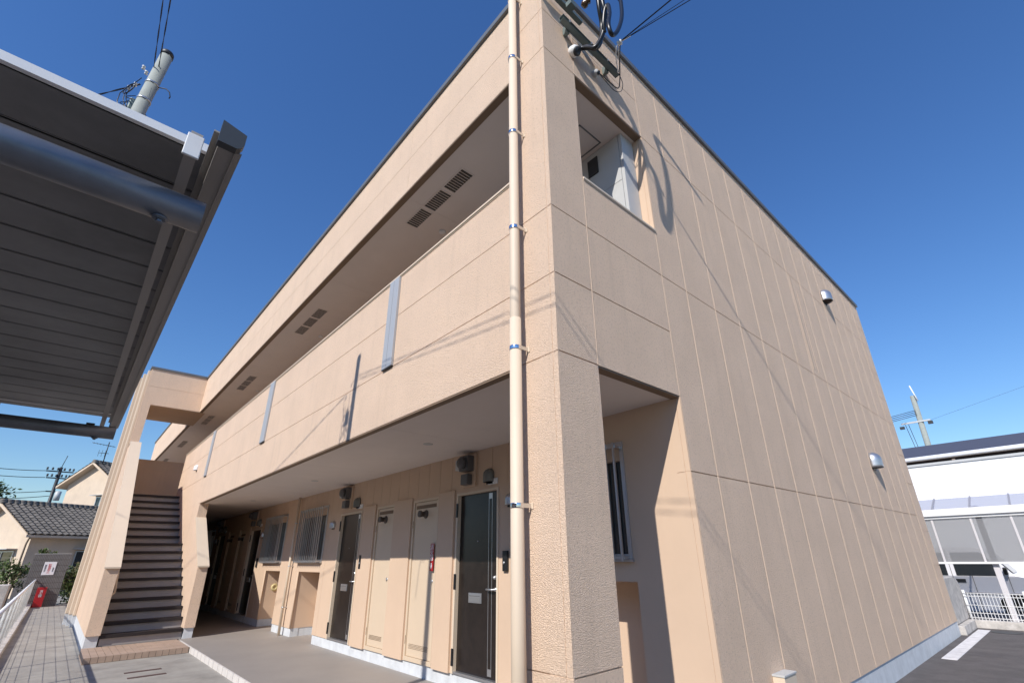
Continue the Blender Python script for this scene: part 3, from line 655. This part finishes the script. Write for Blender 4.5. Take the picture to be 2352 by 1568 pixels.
text('駐車禁止',.105,redtxt,sg,TM(-25.983,-2.42,1.37),vertical=True)
text('関係者以外',.065,blktxt,sg,TM(-25.983,-2.54,1.38),vertical=True)
text('無断使用',.05,blktxt,sg,TM(-25.983,-2.30,1.33),vertical=True)
fix(sg)
rb=thing('fire_extinguisher_box','red fire extinguisher box with white lettering before the tiled wall','box',at=(-25.7,-2.42,0))
m=MB(); m.box(-25.95,-25.62,-2.56,-2.28,.01,.70); m.build('case',redm,rb,bevel=.01)
m=MB(); m.box(-25.616,-25.610,-2.47,-2.37,.42,.46); m.build('latch',alu,rb)
text('消火器',.10,signw,rb,TM(-25.614,-2.42,.48),vertical=True); fix(rb)
es=thing('extinguisher_sign','narrow red vertical sign with white characters between the pale service doors','sign',at=(-4.0,B-.03,1.55))
m=MB(); m.box(-4.06,-3.975,B-.024,B-.017,1.37,1.72); m.build('plate',redm,es)
TY=lambda x,y,z: Matrix.Translation((x,y,z))@Matrix(((1,0,0,0),(0,0,-1,0),(0,1,0,0),(0,0,0,1)))
text('消火器',.085,signw,es,TY(-4.018,B-.026,1.60),vertical=True)
m=MB(); m.prism([(-4.04,1.44),(-3.995,1.44),(-4.018,1.39)],'y',B-.0265,B-.0245); m.box(-4.028,-4.008,B-.0265,B-.0245,1.44,1.47); m.build('arrow',signw,es); fix(es)
# ================================================================ PLANTS
def leafcloud(mb,c,rad,n,size,seed):
    rnd=random.Random(seed)
    clumps=[]
    for i in range(max(6,n//60)):
        while True:
            p=Vector((rnd.uniform(-1,1),rnd.uniform(-1,1),rnd.uniform(-1,1)))
            if .25<p.length<1: break
        clumps.append(p)
    for i in range(n):
        q=rnd.choice(clumps)+Vector((rnd.gauss(0,.17),rnd.gauss(0,.17),rnd.gauss(0,.17)))
        p=Vector(c)+Vector((q.x*rad[0],q.y*rad[1],q.z*rad[2]))
        a=Vector((rnd.gauss(0,1),rnd.gauss(0,1),rnd.gauss(0,1))).normalized(); b=a.cross(Vector((rnd.gauss(0,1),rnd.gauss(0,1),rnd.gauss(0,1)))).normalized()
        s=size*rnd.uniform(.6,1.3)
        mb.quad(p-a*s,p-b*s*.45,p+a*s,p+b*s*.45)
def shrub(name,label,cat,c,rad,n,size,seed,ms,group=None):
    t=thing(name,label,cat,group,at=(c[0],c[1],0))
    m=MB(); rnd=random.Random(seed)
    for i in range(7):
        m.tube([(c[0]+rnd.uniform(-.1,.1),c[1]+rnd.uniform(-.1,.1),0),(c[0]+rnd.uniform(-.2,.2),c[1]+rnd.uniform(-.2,.2),c[2]*.6),(c[0]+rnd.uniform(-1,1)*rad[0]*.6,c[1]+rnd.uniform(-1,1)*rad[1]*.6,c[2]+rad[2]*.4)],.03,6,r2=.008)
    m.build('stem',bark,t)
    for k,mm in enumerate(ms):
        m=MB(); leafcloud(m,c,rad,n//len(ms),size,seed*7+k); m.build('foliage',mm,t)
    fix(t)
shrub('shrub','leafy green shrub left of the grey tiled wall','shrub',(-26.6,-3.45,1.15),(.5,.55,.6),1500,.055,3,[leafd,leafl,leafdry])
shrub('shrub','dry looking shrub right of the grey tiled wall','shrub',(-27.4,-1.45,.72),(.6,.62,.80),3200,.055,5,[leafd,leafl,leafdry])
shrub('climbing_plant','light green creeper peeping over the top of the tiled wall','plant',(-26.6,-2.62,1.95),(.15,.3,.16),120,.06,9,[leafl])
o=boxo('block_wall',concwall,None,-25.6,-24.4,-4.6,-3.32,0,.86,bevel=.01); tag(o,'low grey block wall left of the mesh fence','wall')
# tree at far left
t=thing('tree','dark round tree beyond the lower house at the far left','tree',at=(-50,-7.6,0))
m=MB(); m.tube([(-50,-7.6,0),(-50,-7.5,3),(-50,-7.4,5)],.25,8,r2=.1); m.tube([(-50,-7.5,3),(-49.6,-6.8,4.8)],.12,6,r2=.04); m.tube([(-50,-7.5,3.2),(-50.3,-8.3,5)],.12,6,r2=.04); m.build('trunk',bark,t)
m=MB(); leafcloud(m,(-50,-7.6,5.2),(1.5,1.75,1.7),4200,.15,11); m.build('crown',leafd,t); fix(t)
# ================================================================ HOUSES LEFT
def tiled_roof(mb,o,du,dv,L,W_,cols,rows):
    # o eave start, du unit along the eave, dv unit up the slope
    du=Vector(du);dv=Vector(dv);nn=du.cross(dv).normalized()
    if nn.z<0: nn=-nn
    o=Vector(o)
    for r in range(rows):
        v0=W_*r/rows; v1=W_*(r+1)/rows+.04
        for c in range(cols):
            K=4
            for k in range(K):
                def P(kk,v,h):
                    uu=L*(c+kk/K)/cols; hh=.05*math.sin(math.pi*2*kk/K*.5)**2 if False else .035*math.cos(2*math.pi*kk/K)
                    return o+du*uu+dv*v+nn*(hh+h)
                mb.quad(P(k,v0,.07),P(k+1,v0,.07),P(k+1,v1,.03),P(k,v1,.03),True)
                mb.quad(P(k,v0,.02),P(k+1,v0,.02),P(k+1,v0,.07),P(k,v0,.07),False)
def gable_house(name,label,Cn,u,v,wl,wr,L,eave,ridge,rows,cols,seed,over=.45,wins_=()):
    # Cn: gable corner (right end of gable wall), u: dir along gable to left, v: dir along the long wall
    t=thing(name,label,'house',at=(Cn[0],Cn[1],0)); Cn=Vector((Cn[0],Cn[1],0)); u=Vector((*u,0)).normalized(); v=Vector((*v,0)).normalized()
    Z=Vector((0,0,1)); Wt=wl+wr
    A=Cn; Bp=Cn+u*Wt; ap=Cn+u*wr
    m=MB()
    sr=(ridge-eave)/wr; sl_=(ridge-eave)/wl
    n=len(m.v); zl=eave
    pts=[A,Bp,Bp+Z*eave,ap+Z*ridge,A+Z*eave]
    m.v+=[tuple(p) for p in pts]+[tuple(p+v*L) for p in pts]
    m.f+=[(0,1,2,3,4),(9,8,7,6,5),(0,4,9,5),(1,6,7,2),(0,5,6,1)]; m.sm+=[False]*5
    m.build('wall',hwall,t)
    # roof: two slopes
    m=MB()
    ov=v*over
    for side,(w_,s_,d_) in enumerate(((wr,sr,u),(wl,sl_,-u))):
        e=(A if side==0 else Bp)-d_*over; ez=eave-s_*over
        dv_=(d_+Z*s_).normalized(); SL=math.hypot(w_+over,(w_+over)*s_)
        tiled_roof(m,e+Z*(ez+.12)-ov,v,dv_,L+2*over,SL,cols,rows)
    rf=m.build('roof',roof_t,t)
    m=MB()
    for side,(w_,s_,d_) in enumerate(((wr,sr,u),(wl,sl_,-u))):
        e=(A if side==0 else Bp)-d_*over; ez=eave-s_*over
        top=ap+Z*ridge
        for q in (-over,L+over):
            a=e+Z*(ez)+v*q; b=top+v*q
            m.quad(a,b,b+Z*.14,a+Z*.14); m.quad(a+v*.04,b+v*.04,b+v*.04+Z*.14,a+v*.04+Z*.14); m.quad(a,b,b+v*.04,a+v*.04)
        # soffit
        a=e+Z*ez-ov; b=top-ov
        m.quad(a+Z*.02,b+Z*.02,b+v*(L+2*over)+Z*.02,a+v*(L+2*over)+Z*.02)
        # eave board
        a=e+Z*(ez-.02)-ov; m.quad(a,a+v*(L+2*over),a+v*(L+2*over)+Z*.12,a+Z*.12)
    m.build('barge_board',hwall,rf)
    m=MB(); a=ap+Z*(ridge+.22)-ov; N=int((L+2*over)/.28)
    for i in range(N):
        p=a+v*(.28*i); m.tube([p,p+v*.25],.11,8)
        m.tube([p-Z*.1+u*.09,p-Z*.1+u*.09+v*.25],.08,6); m.tube([p-Z*.1-u*.09,p-Z*.1-u*.09+v*.25],.08,6)
    m.build('ridge_tiles',roof_t,rf)
    for (face,s0,s1,z0,z1) in wins_:
        d=u if face=='g' else v; nrm=-v if face=='g' else -u
        m=MB(); 
        def Q(s,z,h): return Cn+d*s+Z*z+nrm*h
        def bx(s0,s1,z0,z1,h0,h1):
            n=len(m.v); m.v+=[tuple(Q(s,z,h)) for z in (z0,z1) for h in (h0,h1) for s in (s0,s1)]
            for q in ((0,2,3,1),(4,5,7,6),(0,1,5,4),(2,6,7,3),(0,4,6,2),(1,3,7,5)): m.f.append(tuple(n+i for i in q)); m.sm.append(False)
        bx(s0,s1,z0,z1,.01,.03); w_=m.build('window',glass,t)
        m=MB(); c=(s0+s1)/2
        for a in ((s0-.05,s0,z0-.05,z1+.05),(s1,s1+.05,z0-.05,z1+.05),(s0,s1,z0-.05,z0),(s0,s1,z1,z1+.05),(c-.03,c+.03,z0,z1)): bx(*a,.011,.06)
        m.build('frame',alu,w_)
        m=MB(); bx(s0-.2,s1+.2,z1+.12,z1+.16,.0,.45); m.build('window_canopy',ltgrey,w_)
    fix(t); return t
gable_house('house','low beige house with dark tiled roof beyond the tiled wall',(-34.2,-3.55),(-.88,-.47),(-.47,.88),3.0,3.0,5.6,3.05,4.55,12,22,1,wins_=(('g',1.0,2.9,1.0,2.15),('l',2.2,6.0,1.0,2.15)))
gable_house('house','taller beige house with tiled gable behind the stair wall',(-42,-.55),(-.80,-.6),(-.6,.80),2.1,2.0,6,6.75,8.05,10,16,2,wins_=(('g',.5,1.2,5.0,5.75),))
gable_house('house','unseen plain beige house added across from the apartment front to block low sky light',(9,-12.5),(0,-1),(-1,0),4,4,13,5.4,7.2,10,30,5,wins_=(('l',2,3.7,3.4,4.6),('l',8,9.7,3.4,4.6),('l',4,6.6,.5,2.3)))  # added out of view, keeps low sky light off the corridor wall
gable_house('house','second unseen beige house added farther down the lane to block low sky light',(-5.5,-12.8),(0,-1),(-1,0),4,4,14,5.4,7.3,10,30,6,wins_=(('l',2,3.7,3.4,4.6),('l',9,10.7,3.4,4.6)))  # also added out of view, continues the sky blocking along the lane
# drainpipe of the low house
m=MB(); m.tube([(-33.9,-3.5,2.95),(-34.05,-3.62,2.75),(-34.12,-3.66,2.5),(-34.12,-3.66,.2)],.04,8); o=m.build('house_drain_pipe',wood,None); tag(o,'brown drainpipe at the corner of the low tiled house','drainpipe')
an=thing('tv_antenna','thin television antenna on the ridge of the taller house','antenna',at=(-41.8,-2.3,8.1))
m=MB(); m.tube([(-42.3,-1.6,8.0),(-42.3,-1.6,9.5)],.03,6); m.build('mast',darkg,an)
m=MB(); m.tube([(-42.3,-2.5,9.35),(-42.3,-1.2,9.2)],.018,5)
for i in range(7): y=-2.4+i*.18; m.tube([(-42.6,y,9.34-.115*(y+2.5)),(-42.0,y,9.34-.115*(y+2.5))],.01,4)
m.tube([(-42.3,-2.0,8.7),(-42.3,-1.45,8.7)],.018,5)
for i in range(3): y=-2.0+i*.18; m.tube([(-42.3,y,8.45),(-42.3,y,8.9)],.01,4)
m.build('elements',darkg,an); fix(an)
# far pole left
fp=thing('utility_pole','distant utility pole with crossarms above the low house roof','pole',at=(-60,-4.1,0))
m=MB(); m.tube([(-60,-4.15,0),(-60,-4.15,9.9)],.17,10,r2=.12); m.build('pole_shaft',darkg,fp)
m=MB(); 
for z,a in ((9.5,.95),(8.9,.8),(7.7,.5)): m.box(-60.06,-59.94,-4.15-a,-4.15+a,z-.05,z+.05)
m.build('crossarm',darkg,fp)
for z,a in ((9.6,.9),(9.0,.75)):
    for k in (-1,-.6,-.2,.3,.7,1): m=MB(); m.lathe([(0,0),(.06,0),(.09,.08),(.05,.14),(.09,.2),(0,.25)],(-59.9,-4.15+a*k,z),(0,0,1),8); m.build('insulator',darkg,fp)
m=MB(); m.lathe([(0,0),(.22,0),(.22,.8),(0,.85)],(-59.7,-3.75,6.9),(0,0,1),12); m.build('transformer',ltgrey,fp)
m=MB(); m.tube([(-60,-4.15,9.9),(-60,-4.0,11)],.03,5); m.build('top_rod',darkg,fp); fix(fp)
k=0
for (y1,z1),(y0,z0),lab in (((-5.1,9.5),(-12,9.6),'uppermost'),((-5.0,8.9),(-12,9.0),'second'),((-4.6,7.7),(-12,7.2),'third'),((-4.3,7.3),(-12,6.6),'lowest')):
    wire('distant_wire',[(-60,y1,z1),(-58,y0,z0)],.03,lab+' of the four wires running left from the distant pole','wire','wires at the distant pole',sag=.25,n=16)
# ================================================================ RIGHT SIDE
o=boxo('road_marking',whiteroad,None,.12,.31,8.15,12.25,.001,.006); tag(o,kind='structure')
m=MB(); m.lathe([(0,0),(.24,0),(.24,.006),(0,.006)],(.56,12.1,.001),(0,0,1),28,False); mh=m.build('manhole_cover',darkg,None); tag(mh,'round dark manhole cover in the asphalt beside the white line','manhole cover')
m=MB(); m.box(.0,2.6,12.55,12.75,.0,.15); m.box(-.04,.08,11.14,12.549,.0,.16); o=m.build('kerb',concwall,None,bevel=.008); tag(o,'pale concrete kerb under the white fence at the far end','kerb')
m=MB(); m.prism([(11.2,.17),(12.72,.17),(12.85,.7),(12.7,.9),(12.3,1.0),(11.2,1.0)],'x',-.15,-.02); o=m.build('concrete_panel',concwall,None,bevel=.01); tag(o,'weathered concrete wall stub beyond the far gable corner','wall')
f2=thing('mesh_fence','low white wire fence in front of the van','fence',at=(1,12.65,0))
m=MB()
for z in (.66,.60,.43,.28,.19): m.tube([(.0,12.65,z),(2.6,12.65,z)],.008,6)
x=.03
while x<2.6: m.tube([(x,12.65,.15),(x,12.65,.67)],.006,5,caps=False); x+=.055
m.build('mesh',white,f2)
for xx in (.02,.98,2.0):
    m=MB(); m.tube([(xx,12.69,.1),(xx,12.69,.72)],.025,10); m.build('post',white,f2)
m=MB(); m.tube([(.93,12.60,.10),(.90,12.58,.3),(.93,12.58,.5),(1.05,12.58,.55)],.02,8); m.build('hoop',white,f2)
fix(f2)
o=boxo('neighbour_yard',conc,None,-6,14,12.76,60,-.2,-.03); 
tag(o,kind='structure')
cp=thing('carport_screen','white framed carport with frosted side panels and curved clear roof','carport',at=(1,13.6,0))
m=MB(); m.box(-1.5,5,13.55,13.65,2.24,2.42); m.box(-1.5,5,13.5,13.55,2.30,2.46); m.box(-1.5,5,13.57,13.63,1.225,1.27); m.build('beam',white,cp,bevel=.005)
for xx in (-.25,.48,1.18,1.9): boxo('mullion',pink,cp,xx-.02,xx+.02,13.58,13.62,1.27,2.24)
for xx in (.62,3.2): boxo('post',pink,cp,xx-.055,xx+.055,13.66,13.76,-.1,2.5,bevel=.005)
m=MB(); m.box(-1.5,5,13.595,13.60,1.27,2.24); m.build('frosted_panel',frost,cp)
m=MB(); N=8
for i in range(N):
    a0=i/N*1.3; a1=(i+1)/N*1.3
    p=lambda a:(13.5+.85*math.sin(a)*.9,2.46+.42*(1-math.cos(a))*-.0+.30*math.sin(a))
    (y0,z0),(y1,z1)=p(a0),p(a1)
    m.quad((-1.5,y0,z0),(5,y0,z0),(5,y1,z1),(-1.5,y1,z1),True)
    for xx in (-.9,-.15,.55,1.25,1.95,2.65):
        m.box(xx-.015,xx+.015,y0,y1,z0,z1+.02)
m.build('curved_roof',poly,cp)
fix(cp)
# van
vn=thing('van','silver white van parked behind the frosted carport screen','van',at=(-.6,16.9,0))
gz=-.19
m=MB()
side=[(-2.55,.0+.05),(-2.6,.75),(-2.5,1.55),(-2.35,1.80),(.0,1.82),(.22,1.74),(.62,1.12),(1.02,.98),(1.22,.86),(1.28,.40),(1.22,.15),(.82,.13),(.75,.42),(.52,.53),(.28,.42),(.2,.13),(-1.55,.13),(-1.62,.42),(-1.85,.53),(-2.08,.42),(-2.15,.13),(-2.5,.13)]
side=[(x,z+gz) for x,z in side]
m.prism(side,'y',16.5,17.95); vb=m.build('body',vanw,vn,bevel=.03)
m=MB(); m.prism([(x,z+gz) for x,z in ((-.52,1.07),(-.52,1.66),(.1,1.66),(.18,1.60),(.46,1.07))],'y',16.485,16.498); m.prism([(x,z+gz) for x,z in ((-2.3,1.07),(-2.25,1.66),(-.70,1.66),(-.70,1.07))],'y',16.485,16.498); m.build('side_window',glass,vn)
n0=Vector((.40,0,-.62)).normalized()
m=MB(); m.quad((.24,16.6,1.70+gz),(.24,17.85,1.70+gz),(.63,17.85,1.13+gz),(.63,16.6,1.13+gz)); ws=m.build('windscreen',glass,vn); ws.location=(.015,0,.012)
m=MB(); m.box(-.615,-.607,16.488,16.4995,.2+gz,1.75+gz); m.box(.52,.528,16.488,16.4995,.55+gz,1.05+gz); m.box(-.2,-.192,16.488,16.4995,.2+gz,1.1+gz); m.build('door_seam',blk,vn)
m=MB(); m.box(-.56,-.36,16.47,16.49,.90+gz,.98+gz); m.build('door_handle',darkg,vn)
m=MB(); m.box(-2.55,1.2,16.475,16.495,.62+gz,.66+gz); m.build('side_moulding',pink,vn)
m=MB(); m.box(.9,.98,16.47,16.49,.74+gz,.78+gz); m.build('turn_signal',orange,vn)
for xx in (.52,-1.85):
    m=MB(); m.prism([(xx+.36*math.cos(t_/12*math.pi),.285+gz+.36*math.sin(t_/12*math.pi)) for t_ in range(13)],'y',16.494,16.4985); m.build('wheel_arch',blk,vn)
m=MB(); m.box(1.16,1.25,16.55,16.75,.60+gz,.80+gz); m.build('headlight',porc,vn,bevel=.02)
m=MB(); m.box(.48,.56,16.3,16.47,1.10+gz,1.28+gz); m.build('wing_mirror',blk,vn,bevel=.02)
for xx in (.52,-1.85):
    for yy in (16.5,17.75):
        m=MB(); m.lathe([(.15,0),(.27,.0),(.285,.03),(.285,.15),(.27,.18),(.15,.18)],(xx,yy,.285+gz),(0,1,0),26); wh=m.build('wheel',rubber,vn)
        m=MB(); m.lathe([(0,-.004),(.06,-.004),(.08,.02),(.14,.03),(.155,-.002),(.165,.02),(.165,.16),(0,.16)],(xx,yy,.285+gz),(0,1,0),24); m.build('rim',alu,wh)
fix(vn)
# white building
wb=thing('white_building','large white walled building with dark low roof beyond the carport','building',at=(2,25,0))
m=MB()
for i in range(8): m.box(-12+i*3.9,-12+i*3.9+3.89,24,24.02,0,4.83)
m.box(-12,19.2,24.02,36,0,4.83); m.build('wall',hwhite,wb)
m=MB(); m.box(-12.1,19.3,23.95,24.15,4.83,4.93); m.build('parapet_trim',ltgrey,wb)
m=MB(); m.prism([(25.5,4.83),(25.5,5.05),(25.1,5.3),(30,6.6),(30,4.83)],'x',-12,19); m.build('roof',roofg,wb)
m=MB(); m.tube([(-12,25.0,5.22),(19,25.0,5.38)],.10,10); m.build('gutter',white,wb)
m=MB(); 
for i in range(12): m.box(-12+i*2.3,-11.9+i*2.3,24.2,24.3,4.93,5.0+.02*(i%2))
m.box(-12,19,24.6,25.4,4.85,5.0); m.build('eave_boxing',wood,wb); fix(wb)
rp=thing('utility_pole','tall concrete utility pole with crossarm beyond the white building','pole',at=(-3.6,45,0))
m=MB(); m.tube([(-3.75,45,0),(-3.5,45,12.9)],.26,14,r2=.17); m.build('pole_shaft',polec,rp)
m=MB(); m.box(-4.75,-2.9,44.78,44.88,10.75,10.87); m.build('crossarm',ltgrey,rp)
m=MB(); 
for i in range(4): m.tube([(-3.6,44.8,11.7-.13*i),(-5.1,44,11.35-.13*i)],.022,5)
m.tube([(-4.5,44.8,10.7),(-4.1,44,7.2)],.02,5); m.tube([(-4.3,44.8,10.7),(-3.95,44,7.2)],.02,5)
m.box(-4.9,-4.6,44.7,44.9,10.4,10.6); m.box(-3.1,-2.8,44.7,44.9,10.5,10.72)
m.build('fitting',darkg,rp)
m=MB(); m.tube([(-3.25,44.8,12.4),(-3.45,44.8,13.7)],.05,6); m.build('antenna_rod',porc,rp); fix(rp)
wire('distant_wire',[(-3.0,45,10.8),(24,48,17.5)],.007,'thin pale wire running right from the tall far pole','wire',n=10,m_=darkg)
# small beige box fixed to the gable
gb=thing('outlet_box','small cream box standing out from the foot of the gable wall','box',at=(.06,2.4,0))
m=MB(); m.box(.001,.10,2.45,2.70,.20,.575); m.build('case',cream,gb,bevel=.004)
m=MB(); m.box(.001,.106,2.444,2.706,.575,.59); m.build('lid',ltgrey,gb,bevel=.002); fix(gb)
